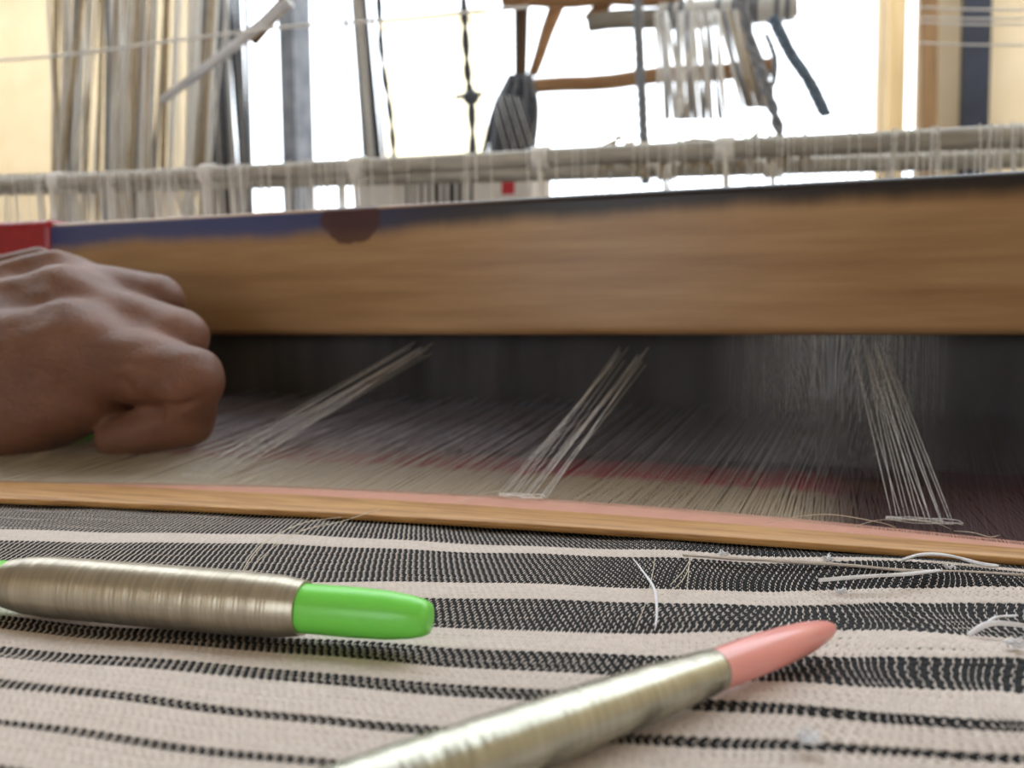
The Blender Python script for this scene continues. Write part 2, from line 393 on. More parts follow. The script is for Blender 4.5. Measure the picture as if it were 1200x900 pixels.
zt = 0.021 + RNG.normal(0, .0018, n)
P = np.stack([np.stack([X, fell_y(X) - .003, np.full(n, Z0 + .0008)], -1), np.stack([X + .012, np.full(n, YR + .01), Z0 + zt], -1)], 1)
V, Q = threads(P, np.where(X < -.1, .000072, np.where(X < -.02, .00004, .00003))); o = mesh_np('upper_warp_sheet', V, Q, upper_m, smooth=False); tag(o, kind='stuff'); adopt(warp, o)
X = np.arange(-0.50, 0.26, 0.0007); n = len(X); X = X + RNG.normal(0, .0002, n); zt = np.where(np.arange(n) % 2, .024, -.001) + RNG.normal(0, .002, n)
P = np.stack([np.stack([X, np.full(n, YR + .012), Z0 + zt], -1), np.stack([X, np.full(n, .66), Z0 + .05 + zt * .3], -1), np.stack([X, np.full(n, 1.01), np.full(n, Z0 + .1455)], -1)], 1)
V, Q = threads(P, np.full(n, .00022)); o = mesh_np('rear_warp_sheet', V, Q, mottled('grey_rear_warp', lin(96, 92, 92), lin(134, 128, 126), 60, .6, (8, 1, 1)), smooth=False); tag(o, kind='stuff'); adopt(warp, o)
bundle_m = mottled('pale_warp_thread', lin(196, 192, 188), lin(220, 216, 212), 300, 0.5)
def bundle(base, top, nth, label, spread_b, spread_t, r=.00013):
    paths = []
    for i in range(nth):
        f = (i + .5) / nth - .5
        a = at_z(base[0] + f * spread_b + random.gauss(0, 3), base[1] + f * spread_b * .05 - 1, 0.0009)
        b = at_y(top[0] + f * spread_t + random.gauss(0, 3), top[1] + random.uniform(-6, 16), YR - .002)
        mid = (a + b) / 2 - Vector((0, 0, .0006 * random.random())); paths.append([a, mid, b])
    V, Q = threads(np.array([[tuple(p) for p in q] for q in paths]), np.full(nth, r) * RNG.uniform(.7, 1.2, nth), 4)
    o = mesh_np('white_thread_bundle', V, Q, bundle_m); o['label'] = label; adopt(warp, o)
    b = MB(); c = at_z(base[0], base[1], .001)
    for i in range(3):
        q = [c + Vector((spread_b * .00012 * math.cos(a + i), .0018 * math.sin(a + i * .7) - .0008 * i, .0004 * math.sin(2 * a) + .0006)) for a in np.linspace(0, 5.6, 14)]
        b.tube(spline(q, 30), .00013, 4)
    k = b.build('knotted_loop', white_cord); adopt(warp, k)
bundle((235, 559), (492, 402), 13, 'white threads at left', 60, 30)
bundle((612, 583), (738, 412), 14, 'white threads in the middle', 60, 44)
bundle((1082, 612), (1020, 402), 15, 'white threads at right', 76, 46, .00011)

# ------------------------------------------------------------------ beater: hand beam, reed, race board
YF = 0.36; ZB0, ZB1 = Z0 + 0.0502, Z0 + 0.1083
m = NT('beam_wood', 0.42, 0, 0.45); tc = m.n('TexCoord'); sx = m.n('SeparateXYZ'); m.l(tc.outputs['Object'], sx.inputs[0])
v = m.coord((3, 40, 40)); g1 = m.noise(v, 3.5, 6, .6); g2 = m.noise(m.coord((1.2, 5, 5)), 4, 3)
wood = m.ramp(m.math('ADD', m.math('MULTIPLY', g1, .65), m.math('MULTIPLY', g2, .35)), [(0.3, lin(134, 100, 66)), (0.5, lin(162, 126, 88)), (0.7, lin(182, 148, 108))])
edge = m.noise(m.coord((14, 1, 1)), 1.4, 5, .6)
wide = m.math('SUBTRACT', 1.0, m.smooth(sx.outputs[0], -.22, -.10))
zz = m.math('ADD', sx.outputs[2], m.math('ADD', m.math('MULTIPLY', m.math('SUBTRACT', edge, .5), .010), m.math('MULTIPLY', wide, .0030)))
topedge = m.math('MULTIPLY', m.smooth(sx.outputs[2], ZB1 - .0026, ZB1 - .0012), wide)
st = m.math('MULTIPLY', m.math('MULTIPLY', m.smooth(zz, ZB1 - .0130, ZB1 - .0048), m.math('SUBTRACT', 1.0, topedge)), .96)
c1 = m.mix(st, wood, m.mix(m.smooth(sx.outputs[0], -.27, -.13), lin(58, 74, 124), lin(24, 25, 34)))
bl = at_y(411, 262, YF); dx = m.math('MULTIPLY', m.math('SUBTRACT', sx.outputs[0], bl.x), 1 / .0155); dz = m.math('MULTIPLY', m.math('SUBTRACT', sx.outputs[2], bl.z + .002), 1 / .0115)
rr_ = m.math('ADD', m.math('ADD', m.math('MULTIPLY', dx, dx), m.math('MULTIPLY', dz, dz)), m.math('MULTIPLY', m.math('SUBTRACT', m.noise(m.coord((120, 120, 120)), 1.0), .5), .8))
blot = m.math('SUBTRACT', 1.0, m.smooth(rr_, .75, 1.05))
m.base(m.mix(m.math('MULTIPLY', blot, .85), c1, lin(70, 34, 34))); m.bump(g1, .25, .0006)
beater = thing('beater', 'thick brown wooden beater beam with dark reed spanning the loom', 'beater', (-0.1, YF, Z0 - .06))
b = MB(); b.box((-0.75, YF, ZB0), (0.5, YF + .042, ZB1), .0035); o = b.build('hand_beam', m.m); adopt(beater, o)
reed_m = mottled('reed_steel', lin(58, 58, 62), lin(84, 84, 88), 60, 0.5, (1, 1, .2))
b = MB(); b.box((-0.7, YF + .003, Z0 - .06), (0.45, YF + .05, Z0 - .012), .004); o = b.build('race_board', darkwood); adopt(beater, o)
X = np.arange(-0.62, 0.40, .00062); n = len(X)
P = np.stack([np.stack([X, np.full(n, YR), np.full(n, Z0 - .02)], -1), np.stack([X, np.full(n, YR), np.full(n, ZB0 + .01)], -1)], 1)
# each dent a flat wire
V = np.zeros((n, 2, 4, 3))
for k, (a, c) in enumerate(((-1, -1), (1, -1), (1, 1), (-1, 1))): V[:, :, k] = P + np.array([a * .00015, c * .0013, 0])
i = np.arange(n * 8).reshape(n, 2, 4); a = i[:, 0]; c = i[:, 1]
Q = np.stack([a, np.roll(a, -1, 1), np.roll(c, -1, 1), c], -1).reshape(-1, 4)
o = mesh_np('reed_dents', V.reshape(-1, 3), Q, reed_m, smooth=False); tag(o, kind='stuff'); adopt(beater, o)
b = MB(); b.box((-0.62, YR - .0035, Z0 - .016), (0.40, YR + .0035, Z0 - .006), .001); o = b.build('reed_rib', darkwood); adopt(beater, o)
# red wrapping at the left end of the beam
m = NT('red_wrapping', 0.38, 0, 0.5); m.base(m.mix(m.noise(m.coord(), 160), lin(128, 16, 30), lin(168, 30, 46)))
xe = at_y(60, 275, YF).x; rings = []; sec = []
b = MB(); nR = 60; W0 = .16
for k in range(nR + 1):
    f = k / nR; o_ = .0014 + (.0005 if k % 2 else 0)
    if k in (0, nR): o_ = .0002
    x = xe - W0 * f + .0006 * math.sin(k)
    y0_, y1_, z0_, z1_ = YF - o_, YF + .042 + o_, ZB0 - o_, ZB1 + o_; q = .0045
    for cy, cz, a0 in ((y1_ - q, z1_ - q, 0), (y0_ + q, z1_ - q, 90), (y0_ + q, z0_ + q, 180), (y1_ - q, z0_ + q, 270)):
        for t in (0, 30, 60, 90): b.V.append((x, cy + q * math.cos(math.radians(a0 + t)), cz + q * math.sin(math.radians(a0 + t))))
for k in range(nR):
    for j in range(16): b.Fc.append((k * 16 + j, k * 16 + (j + 1) % 16, (k + 1) * 16 + (j + 1) % 16, (k + 1) * 16 + j))
o = b.build('red_wrapping', m.m); o['label'] = 'red cord wrapping on the beam end'; adopt(beater, o)

# ------------------------------------------------------------------ quills
def silk(name, c1, c2, rough):
    m = NT(name, rough, 0.7, 0.6); f = m.noise(m.coord((1, .06, .06)), 1500, 3); g = m.noise(m.coord((1, .25, .25)), 260, 3)
    m.base(m.ramp(m.math('ADD', m.math('MULTIPLY', f, .6), m.math('MULTIPLY', g, .4)), [(.32, c1), (.68, c2)])); m.bump(f, .5, .00012); return m.m
def wound(A, B, prof, name_mat, tip_mat, tubeprof, label, ridge=.00006):
    """quill along A->B, built along its own X axis; prof = wound body (s, r), tubeprof = plastic tube (s, r)"""
    t = thing('quill', label, 'quill', tuple(Vector(A))); t.rotation_euler = (Vector(B) - Vector(A)).to_track_quat('X', 'Z').to_euler()
    b = MB(); b.lathe((0, 0, 0), (1, 0, 0), tubeprof, 36); b.build('plastic_tube', tip_mat, t)
    s, r = zip(*prof); n = 300; ss = np.linspace(s[0], s[-1], n)
    rad = np.interp(ss, s, r); rad = np.convolve(np.pad(rad, 4, mode='edge'), np.ones(9) / 9, 'valid')
    rad = rad + ridge * np.where(np.arange(n) % 2, 1, -1) * RNG.uniform(.3, 1, n) + ridge * .5 * np.sin(np.arange(n) * .37) * RNG.uniform(.2, 1, n)
    b = MB(); b.lathe((0, 0, 0), (1, 0, 0), list(zip(ss, rad)), 40); b.build('wound_thread', name_mat, t)
    return t
def plastic(name, c1, c2, rough=.3, sss=.15):
    m = NT(name, rough, 0, .5); m.base(m.mix(m.noise(m.coord(), 90), c1, c2))
    m.b.inputs['Subsurface Weight'].default_value = sss; m.b.inputs['Subsurface Radius'].default_value = (.004, .003, .002); m.b.inputs['Subsurface Scale'].default_value = .5
    return m.m
# green one
zc = .0053; A = at_z(-70, 677, zc); B = at_z(503, 725, zc); L = (B - A).length
def along(A, B, px, z):                       # distance along the axis at a photo column
    lo, hi = -0.2, 1.5
    for _ in range(40):
        mid = (lo + hi) / 2; p = A + (B - A) * mid; q = ROT.transposed() @ (p - CAM)
        if 600 + F * q.x / -q.z < px: lo = mid
        else: hi = mid
    return (B - A).length * lo
s0 = along(A, B, 13, zc); s1 = along(A, B, 357, zc)
rt = .0040
tubep = [(0, rt * .8), (.001, rt), (L - .012, rt), (L - .007, rt * .96), (L - .003, rt * .84), (L - .0009, rt * .72), (L, rt * .60), (L + .0002, rt * .40)]
green = plastic('green_plastic', lin(122, 226, 84), lin(132, 232, 96))
wound(A, B, [(s0, .0043), (s0 + .004, .0050), (s0 + .009, .0053), (s1 - .012, .0053), (s1 - .004, .0050), (s1, .0044)], silk('beige_silk', lin(166, 156, 138), lin(204, 194, 174), .34), green, tubep,
      'green plastic quill wound with beige thread lying on the black stripes')
# pink one
zc = .0039; A = at_z(330, 968, zc); B = at_z(978, 735, zc); L = (B - A).length; s1 = along(A, B, 838, zc)
pink = plastic('pink_plastic', lin(238, 160, 156), lin(248, 180, 174), .12, .5)
T = L - s1
tubep = [(0, .0027), (s1 - .002, .0027), (s1 + T * .15, .0029), (s1 + T * .35, .0029), (s1 + T * .55, .00272), (s1 + T * .72, .0024), (s1 + T * .85, .0019), (s1 + T * .93, .0014), (s1 + T * .975, .0009), (L, .0002)]
wound(A, B, [(-.03, .0030), (.01, .0039), (s1 - .03, .0038), (s1 - .012, .0035), (s1 - .002, .0030), (s1, .0028)], silk('silver_silk', lin(160, 158, 142), lin(196, 194, 178), .24), pink, tubep,
      'pink-tipped quill wound with silvery thread in the nearest foreground')

# ------------------------------------------------------------------ the weaver's hand: one continuous surface from a signed distance field
def hand():
    H = 0.0
    def p(px, py, d): return np.array(at_d(px, py, d))
    wrist = p(-170, 425, .385); fore = p(-520, 450, .41)
    K = {'i': p(92, 410, .345), 'm': p(84, 364, .366), 'r': p(76, 340, .388), 'l': p(58, 333, .410)}
    W = {'i': p(-150, 455, .365), 'm': p(-160, 425, .378), 'r': p(-165, 402, .392), 'l': p(-165, 385, .405)}
    fing = {
        'i': [(K['i'], .0158), (p(221, 446, .328), .0128), (p(217, 490, .336), .0102), (p(137, 514, .341), .0084)],
        'm': [(K['m'], .0145), (p(208, 396, .352), .0120), (p(200, 452, .362), .0105), (p(130, 470, .372), .0088)],
        'r': [(K['r'], .0135), (p(184, 352, .376), .0112), (p(184, 410, .386), .0098), (p(120, 440, .392), .0084)],
        'l': [(K['l'], .0120), (p(140, 352, .400), .0098), (p(142, 400, .404), .0086), (p(95, 425, .408), .0074)]}
    thumb = [(p(-130, 488, .362), .0185), (p(-70, 498, .366), .0135), (p(10, 512, .370), .0105), (p(76, 518, .373), .0086)]
    lo = np.array([1e9] * 3); hi = -lo
    for q in [wrist, fore] + [a for f in fing.values() for a, _ in f] + [a for a, _ in thumb]: lo = np.minimum(lo, q); hi = np.maximum(hi, q)
    lo -= .035; hi += .03; h = .00125
    n = np.ceil((hi - lo) / h).astype(int)
    ax = [lo[i] + h * np.arange(n[i]) for i in range(3)]
    G = np.stack(np.meshgrid(*ax, indexing='ij'), -1).astype(np.float32)
    def cone(a, b, ra, rb):
        a = np.asarray(a, np.float32); b = np.asarray(b, np.float32); ab = b - a
        t = np.clip(((G - a) @ ab) / float(ab @ ab), 0, 1)
        return np.linalg.norm(G - (a + t[..., None] * ab), axis=-1) - (ra + (rb - ra) * t)
    def smin(a, b, k):
        hh = np.maximum(k - np.abs(a - b), 0) / k; return np.minimum(a, b) - hh * hh * k * .25
    D = cone(fore, wrist, .036, .029)
    for f, r in (('i', .0195), ('m', .019), ('r', .018), ('l', .0165)): D = smin(D, cone(W[f], K[f], r + .001, fing[f][0][1] + .001), .012)
    D = smin(D, cone(wrist, (W['i'] + K['i']) / 2 - np.array([0, 0, .006]), .026, .024), .014)
    D = smin(D, cone(thumb[0][0], thumb[1][0], thumb[0][1], thumb[1][1]), .016)
    D = smin(D, cone(p(-150, 534, .352), p(112, 458, .345), .025, .0150), .012)
    up = np.array([0, -.35, .94])
    for f in 'imrl':                            # tendons under the skin
        D = smin(D, cone(W[f] + up * .0175, K[f] + up * .0145, .0022, .0028), .007)
    for f in 'imrl':
        q = fing[f]; D = smin(D, cone(q[0][0], q[1][0], q[0][1], q[1][1]), .006)
        if f in 'im': D = smin(D, cone(q[0][0] + up * .004, q[0][0] + up * .0042 + (q[1][0] - q[0][0]) * .08, .0112, .0106), .010)
    for f in 'imrl':
        q = fing[f]
        if f == 'i' or True:
            e = cone(q[1][0], q[2][0], q[1][1] * .98, q[2][1]); e = smin(e, cone(q[2][0], q[3][0], q[2][1], q[3][1]), .003)
            D = smin(D, e, .0012)
    e = cone(thumb[1][0], thumb[2][0], thumb[1][1], thumb[2][1]); e = smin(e, cone(thumb[2][0], thumb[3][0], thumb[2][1], thumb[3][1]), .004)
    D = smin(D, e, .004)
    # flexion creases of the index finger
    i1, i2, i3 = fing['i'][1][0], fing['i'][2][0], fing['i'][3][0]
    def carve(a, b, r, k=.003):
        nonlocal D
        e = -cone(np.array(a), np.array(b), r, r); hh = np.maximum(k - np.abs(D - e), 0) / k; D = np.maximum(D, e) + hh * hh * k * .25
    carve(p(184, 478, .321), p(258, 466, .318), .0012); carve(p(192, 484, .318), p(222, 514, .320), .0011)
    carve(p(122, 487, .330), p(184, 482, .326), .0026)
    carve(p(146, 446, .322), p(154, 470, .320), .0010)
    for q in (p(40, 330, .352), p(-30, 350, .352), p(60, 372, .335), p(150, 385, .335)):
        D = D + .0009 * np.exp(-((G - q) ** 2).sum(-1) / .0045 ** 2)
    D = D + .00035 * np.sin(G[..., 0] * 190 + 3 * np.sin(G[..., 2] * 130)) * np.sin(G[..., 2] * 230 + G[..., 1] * 170)
    # surface nets
    s = D < 0
    c = np.zeros(np.array(D.shape) - 1, np.uint8)
    for dx in (0, 1):
        for dy in (0, 1):
            for dz in (0, 1): c += s[dx:dx + c.shape[0], dy:dy + c.shape[1], dz:dz + c.shape[2]]
    act = np.argwhere((c > 0) & (c < 8)); ids = -np.ones(c.shape, np.int32); ids[tuple(act.T)] = np.arange(len(act))
    acc = np.zeros((len(act), 3)); cnt = np.zeros(len(act))
    corners = [(a, b, d) for a in (0, 1) for b in (0, 1) for d in (0, 1)]
    for a in corners:
        for k in range(3):
            if a[k] == 0:
                b = list(a); b[k] = 1; ia = act + a; ib = act + b
                da = D[tuple(ia.T)]; db = D[tuple(ib.T)]; mk = (da < 0) != (db < 0)
                t = np.where(mk, da / np.where(mk, da - db, 1), 0); pt = ia.astype(float); pt[:, k] += t
                acc[mk] += pt[mk]; cnt[mk] += 1
    V = lo + h * (acc / cnt[:, None]); Q = []
    for k in range(3):
        u, v = (k + 1) % 3, (k + 2) % 3
        sl0 = [slice(None)] * 3; sl1 = [slice(None)] * 3; sl0[k] = slice(0, -1); sl1[k] = slice(1, None)
        e = np.argwhere(s[tuple(sl0)] != s[tuple(sl1)]); e = e[(e[:, u] > 0) & (e[:, v] > 0) & (e[:, u] < n[u] - 1) & (e[:, v] < n[v] - 1)]
        eu = np.zeros(3, int); eu[u] = 1; ev = np.zeros(3, int); ev[v] = 1
        q = np.stack([ids[tuple((e - eu - ev).T)], ids[tuple((e - ev).T)], ids[tuple(e.T)], ids[tuple((e - eu).T)]], -1)
        flip = ~s[tuple(e.T)]; q[flip] = q[flip][:, ::-1]; Q.append(q)
    Q = np.concatenate(Q); Q = Q[(Q >= 0).all(1)]
    # light smoothing
    for _ in range(3):
        A_ = np.zeros_like(V); N_ = np.zeros(len(V))
        for a, b in ((0, 1), (1, 2), (2, 3), (3, 0)):
            for x, y in ((a, b), (b, a)): np.add.at(A_, Q[:, x], V[Q[:, y]]); np.add.at(N_, Q[:, x], 1)
        V = V * .5 + .5 * A_ / N_[:, None]
    return V, Q
m = NT('skin', 0.44, 0, 0.5); v = m.coord()
f1 = m.noise(v, 45, 4); f2 = m.noise(m.coord((1, .45, 1)), 420, 5, .65)
vo = m.n('TexVoronoi'); vo.inputs['Scale'].default_value = 900; vo.feature = 'DISTANCE_TO_EDGE'; m.l(v, vo.inputs['Vector'])
m.base(m.ramp(f1, [(.3, lin(104, 68, 50)), (.7, lin(130, 88, 67))]))
m.b.inputs['Subsurface Weight'].default_value = .12; m.b.inputs['Subsurface Radius'].default_value = (.006, .0025, .0015); m.b.inputs['Subsurface Scale'].default_value = .5
m.bump(m.math('ADD', m.math('ADD', f2, m.noise(m.coord((.5, 1, 1)), 150, 3)), m.math('MULTIPLY', m.math('MINIMUM', vo.outputs['Distance'], .15), 2.0)), .5, .0011)
V, Q = hand(); o = mesh_np('person', V, Q, m.m)
tag(o, "person's bare hand reaching in from the left with curled fingers above the warp", 'person')
# green quill held inside the fist
a = at_d(60, 512, .366); c = at_d(128, 508, .366); b = MB()
L = (c - a).length; b.lathe(a, c, [(0, .0026), (.001, .0036), (L - .002, .0036), (L, .0026)], 20); o = b.build('quill', green)
tag(o, 'sliver of a green plastic quill held inside the curled fingers', 'quill')

# ------------------------------------------------------------------ loose threads and lint on the cloth
def loose(pts, r, label, mat=None, name='loose_thread', cat='thread', plies=1, n=40, group=None):
    b = MB()
    for k in range(plies):
        q = [at_z(x + random.gauss(0, 1.2 if k else 0), y + random.gauss(0, .8 if k else 0), z) for x, y, z in pts]
        P = spline(q, n); b.tube(P, [r * (1 - .5 * abs(i / n - .5)) for i in range(n + 1)], 5)
    o = b.build(name, mat or hair_m); return tag(o, label, cat, group)
mm = .001
loose([(742, 655, 1 * mm), (752, 668, 1.6 * mm), (766, 690, 2 * mm), (769, 715, 1.5 * mm), (768, 734, .6 * mm)], .00018, 'short pale blue-white thread curling down over the black stripes', lint_m, plies=2)
loose([(768, 640, .8 * mm), (766, 665, 1.2 * mm), (757, 705, .9 * mm), (745, 735, .5 * mm)], .00009, 'hair-fine thread beside the curling pale blue-white one')
loose([(809, 655, .8 * mm), (800, 670, 1.5 * mm), (785, 686, .8 * mm)], .00009, 'left of three fine fibres over the stripes right of the curling thread')
loose([(811, 652, .8 * mm), (803, 675, 1.5 * mm), (790, 690, .8 * mm)], .00009, 'middle of three fine fibres over the stripes right of the curling thread')
loose([(808, 650, .8 * mm), (807, 668, 1.3 * mm), (805, 690, .8 * mm)], .00009, 'right of three fine fibres over the stripes right of the curling thread')
loose([(283, 671, .7 * mm), (296, 650, 2.5 * mm), (315, 632, 2.5 * mm), (355, 613, 1.8 * mm), (400, 606, 1 * mm)], .00013, 'fine looping thread arching above the green quill')
loose([(292, 674, .7 * mm), (305, 655, 1.6 * mm), (340, 628, 1.8 * mm), (385, 612, 1 * mm)], .00009, 'second finer thread running inside the looping one')
loose([(350, 622, .7 * mm), (400, 611, 2 * mm), (435, 600, 2 * mm), (470, 591, 1.2 * mm)], .00011, 'fine thread crossing the lath left of the middle bundle')
loose([(533, 592, .8 * mm), (560, 580, 2 * mm), (590, 574, 3 * mm)], .00010, 'fine thread curling left out of the middle knot')
loose([(895, 615, .8 * mm), (930, 606, 4 * mm), (975, 603, 4.5 * mm), (1030, 612, 3 * mm), (1050, 618, .8 * mm)], .00011, 'long fine thread arching over the salmon band at right')
loose([(1000, 617, .8 * mm), (1035, 609, 2 * mm), (1090, 612, 2.5 * mm), (1115, 620, 1 * mm)], .00010, 'shorter thread arch left of the right knot')
loose([(1118, 622, 1 * mm), (1140, 624, 1.5 * mm), (1160, 629, 1.5 * mm), (1172, 627, 1 * mm)], .00012, 'thread end poking right from the right knot')
loose([(1050, 662, .8 * mm), (1062, 654, 2.6 * mm), (1085, 650, 3.2 * mm), (1115, 652, 2.6 * mm), (1150, 660, 1.5 * mm), (1170, 663, .8 * mm)], .00032, 'thick white yarn end arching over the lath at right', lint_m, plies=3)
loose([(800, 650, .8 * mm), (860, 655, 1.2 * mm), (940, 658, 1.2 * mm), (1000, 663, 1.4 * mm), (1060, 668, 1.6 * mm), (1130, 670, 1.4 * mm), (1200, 674, 1 * mm)], .00034, 'slack white weft yarn lying along the uppermost white stripe', yarn_white, plies=2)
loose([(960, 679, 1.6 * mm), (1010, 675, 2.6 * mm), (1060, 673, 2.8 * mm), (1100, 668, 2.2 * mm)], .00032, 'frayed white yarn below the slack weft at right', lint_m, plies=3)
loose([(1136, 744, .6 * mm), (1155, 732, 2.2 * mm), (1180, 730, 2.4 * mm), (1215, 736, 1.4 * mm)], .00042, 'thick frayed white yarn on the black stripe at the right edge', lint_m, plies=4)
loose([(1150, 735, 1 * mm), (1165, 724, 2.0 * mm), (1190, 722, 2 * mm)], .00022, 'thin curl of yarn just above the frayed one at the right edge', lint_m, plies=2)
def lint(px, py, size, label, nf=14):
    b = MB(); c = at_z(px, py, .0012)
    for i in range(nf):
        d = Vector((random.gauss(0, 1), random.gauss(0, 1), abs(random.gauss(0, .5)))).normalized() * size
        e = Vector((random.gauss(0, 1), random.gauss(0, 1), abs(random.gauss(0, .4)))).normalized() * size
        s_ = Vector((random.gauss(0, .3), random.gauss(0, .3), .1)) * size
        b.tube(spline([c - d * .6 + s_ * .3 + Vector((0, 0, size * .2)), c + s_, c + e * .7 + Vector((0, 0, size * .15))], 8), .00012, 4)
    tag(b.build('lint_tuft', lint_m), label, 'lint')
lint(848, 650, .0016, 'small white lint tuft on the uppermost white stripe, left of two')
lint(970, 656, .0020, 'white lint tuft on the uppermost white stripe, right of two')
lint(1112, 667, .0020, 'white lint tuft beside the thick yarn end at right')
lint(985, 694, .0016, 'white lint tuft on the white stripe right of the pink tip')
lint(948, 868, .0022, 'blurred white lint tuft on the nearest thin black stripe', 18)
lint(1192, 756, .0022, 'white lint tuft on the white stripe at the right edge', 18)

# ------------------------------------------------------------------ heddle shafts behind the beam
def shaft(label, L_, R_, Y, r, dens, zlow, ranges, mat=barpaint):
    a = at_y(-160, L_[1] - (R_[1] - L_[1]) * (160 + L_[0]) / (R_[0] - L_[0]) , Y); b_ = at_y(1560, R_[1] + (R_[1] - L_[1]) * .3, Y)
    t = thing('heddle_shaft', label, 'heddle shaft', tuple((a + b_) / 2), 'heddle shafts')
    b = MB(); b.tube([a, a * .5 + b_ * .5, b_], r, 12); o = b.build('bar', mat); adopt(t, o)
    paths = []; rad = []
    for x0, x1, dn in ranges:
        px = x0
        while px < x1:
            f = (px + 160) / 1490; top = a.lerp(b_, 0)  # placeholder
            p = at_y(px, 200, Y); u = (p.x - a.x) / (b_.x - a.x); q = a.lerp(b_, u)
            paths.append([(q.x, Y - r, q.z + r), (q.x + random.gauss(0, .002), Y - r * .4, q.z - .06), (q.x + random.gauss(0, .003), Y, zlow)])
            rad.append(random.uniform(.0004, .0009) if px < 640 or px > 1000 else random.uniform(.0003, .0006)); px += random.expovariate(1.0) * dn + dn * .25
    V, Q = threads(np.array(paths), np.array(rad)); o = mesh_np('heddle_strings', V, Q, white_cord); tag(o, kind='stuff'); adopt(t, o)
    for px in ranges_loops.get(Y, []):
        p = at_y(px, 200, Y); u = (p.x - a.x) / (b_.x - a.x); q = a.lerp(b_, u); b = MB()
        for k in range(5):
            x = q.x + (k - 2) * .0022
            b.tube([(x, Y + (r + .001) * math.cos(t_), q.z + (r + .001) * math.sin(t_)) for t_ in np.linspace(0, 2 * math.pi, 13)], .0012, 5)
        b.tube([(q.x, Y - r - .001, q.z), (q.x + .002, Y - r, q.z - .03), (q.x, Y - r, q.z - .08)], .0016, 5)
        adopt(t, b.build('cord_lashing', white_cord))
ranges_loops = {.55: [68, 245, 420, 635, 850], .62: [780, 905]}
shaft('nearest long whitish heddle shaft bar above the beater, hung with white strings', (0, 217), (1200, 158), .55, .0058, 6, Z0, [(-150, 250, 4), (250, 440, 6), (440, 620, 15), (620, 880, 14), (880, 1540, 11)])
shaft('second whitish heddle shaft bar, seen just under the nearest one at right', (0, 222), (1200, 186), .62, .0055, 8, Z0, [(-150, 260, 7), (260, 440, 11), (440, 620, 30), (640, 900, 22), (900, 1540, 14)])
shaft('third greyish heddle shaft bar, showing as the topmost bar at right', (0, 212), (1200, 176), .69, .006, 8, Z0, [(-150, 260, 9), (260, 440, 16), (440, 620, 50), (620, 1000, 30), (1000, 1540, 30)], greywood)

# ------------------------------------------------------------------ harness cords and the frame behind
hz = Z0 + .75
har = thing('harness', 'dense curtain of white harness cords hanging at the upper left', 'harness', tuple(at_y(145, 200, .9)))
b = MB(); p0 = at_y(-40, 100, .9); p1 = at_y(246, 100, .9); b.tube([(p0.x, .9, hz), (p1.x, .9, hz)], .012, 10); adopt(har, b.build('rod', greywood))
for i in range(96):
    px = random.uniform(52, 232) if i > 12 else random.uniform(46, 80)
    Y = random.uniform(.82, .98); a = at_y(px, 200, Y); t = at_y(px + random.gauss(10, 9), 0, Y)
    top = a + (t - a) * ((hz - a.z) / (t.z - a.z)); a.z = Z0 + .09
    b = MB(); b.tube([a, (a + top) / 2 + Vector((random.gauss(0, .002), 0, 0)), top], random.choice((.0008, .0012, .0018, .0030)), 5)
    adopt(har, b.build('cord', random.choice((white_cord, white_cord, white_cord, tan_cord, tan_cord, grey_cord))))
h2 = thing('harness', 'dark bundle of grey and white cords hanging before the window', 'harness', tuple(at_y(280, 190, 1.05)))
for i in range(44):
    px = 260 + 38 * i / 43 + random.gauss(0, 2); Y = random.uniform(1.13, 1.2); a = at_y(px, 200, Y); t = at_y(px - 16 + random.gauss(0, 4), 0, Y)
    top = a + (t - a) * ((hz - a.z) / (t.z - a.z)); a.z = Z0 + .09
    b = MB(); b.tube([a, top], random.choice((.0016, .0022, .0030)), 5); adopt(h2, b.build('cord', random.choice((dark_cord, dark_cord, grey_cord, white_cord))))
def rope(pts, Y, r, mat, label, cat='rope', n=30, twist=0, group=None, name='hanging_cord'):
    b = MB(); P = spline([at_y(x, y, Y + (q[0] if q else 0)) for x, y, *q in pts], n)
    if twist:
        for k in range(twist):
            b.tube([p + Vector((r * .6 * math.cos(i * .9 + k * 6.283 / twist), r * .6 * math.sin(i * .9 + k * 6.283 / twist), 0)) for i, p in enumerate(P)], r * .62, 5)
    else: b.tube(P, r, 7)
    o = b.build(name, mat); return tag(o, label, cat, group)
def strands(x0, x1, dx, y0, y1, Y, num, mats, label, rr_=(.0007, .0014), name='cord_bundle'):
    t = thing(name, label, 'cords', tuple(at_y((x0 + x1) / 2 + dx, y1, Y)))
    for i in range(num):
        x = x0 + (x1 - x0) * (i + .5) / num; b = MB(); q = random.gauss(0, 2)
        b.tube([at_y(x + q, y0, Y), at_y(x + dx * .5 + random.gauss(0, 2), (y0 + y1) / 2, Y + random.uniform(-.01, .01)), at_y(x + dx + random.gauss(0, 2), y1, Y)], random.uniform(*rr_), 5)
        adopt(t, b.build('cord', mats[i % len(mats)]))
    return t
strands(376, 396, 54, -420, 205, .95, 10, (dark_cord, white_cord, grey_cord, white_cord), 'slanting grey cord bundle left of the window middle', (.0018, .0030))
rope([(415, -330), (440, -60), (447, 60), (458, 140), (463, 205)], .95, .0034, dark_cord, 'thin dark twisted cord right of the slanting grey bundle', twist=2)
rope([(400, -20), (408, 60), (404, 130)], 1.0, .0026, grey_cord, 'faint grey cord left of the slanting grey bundle')
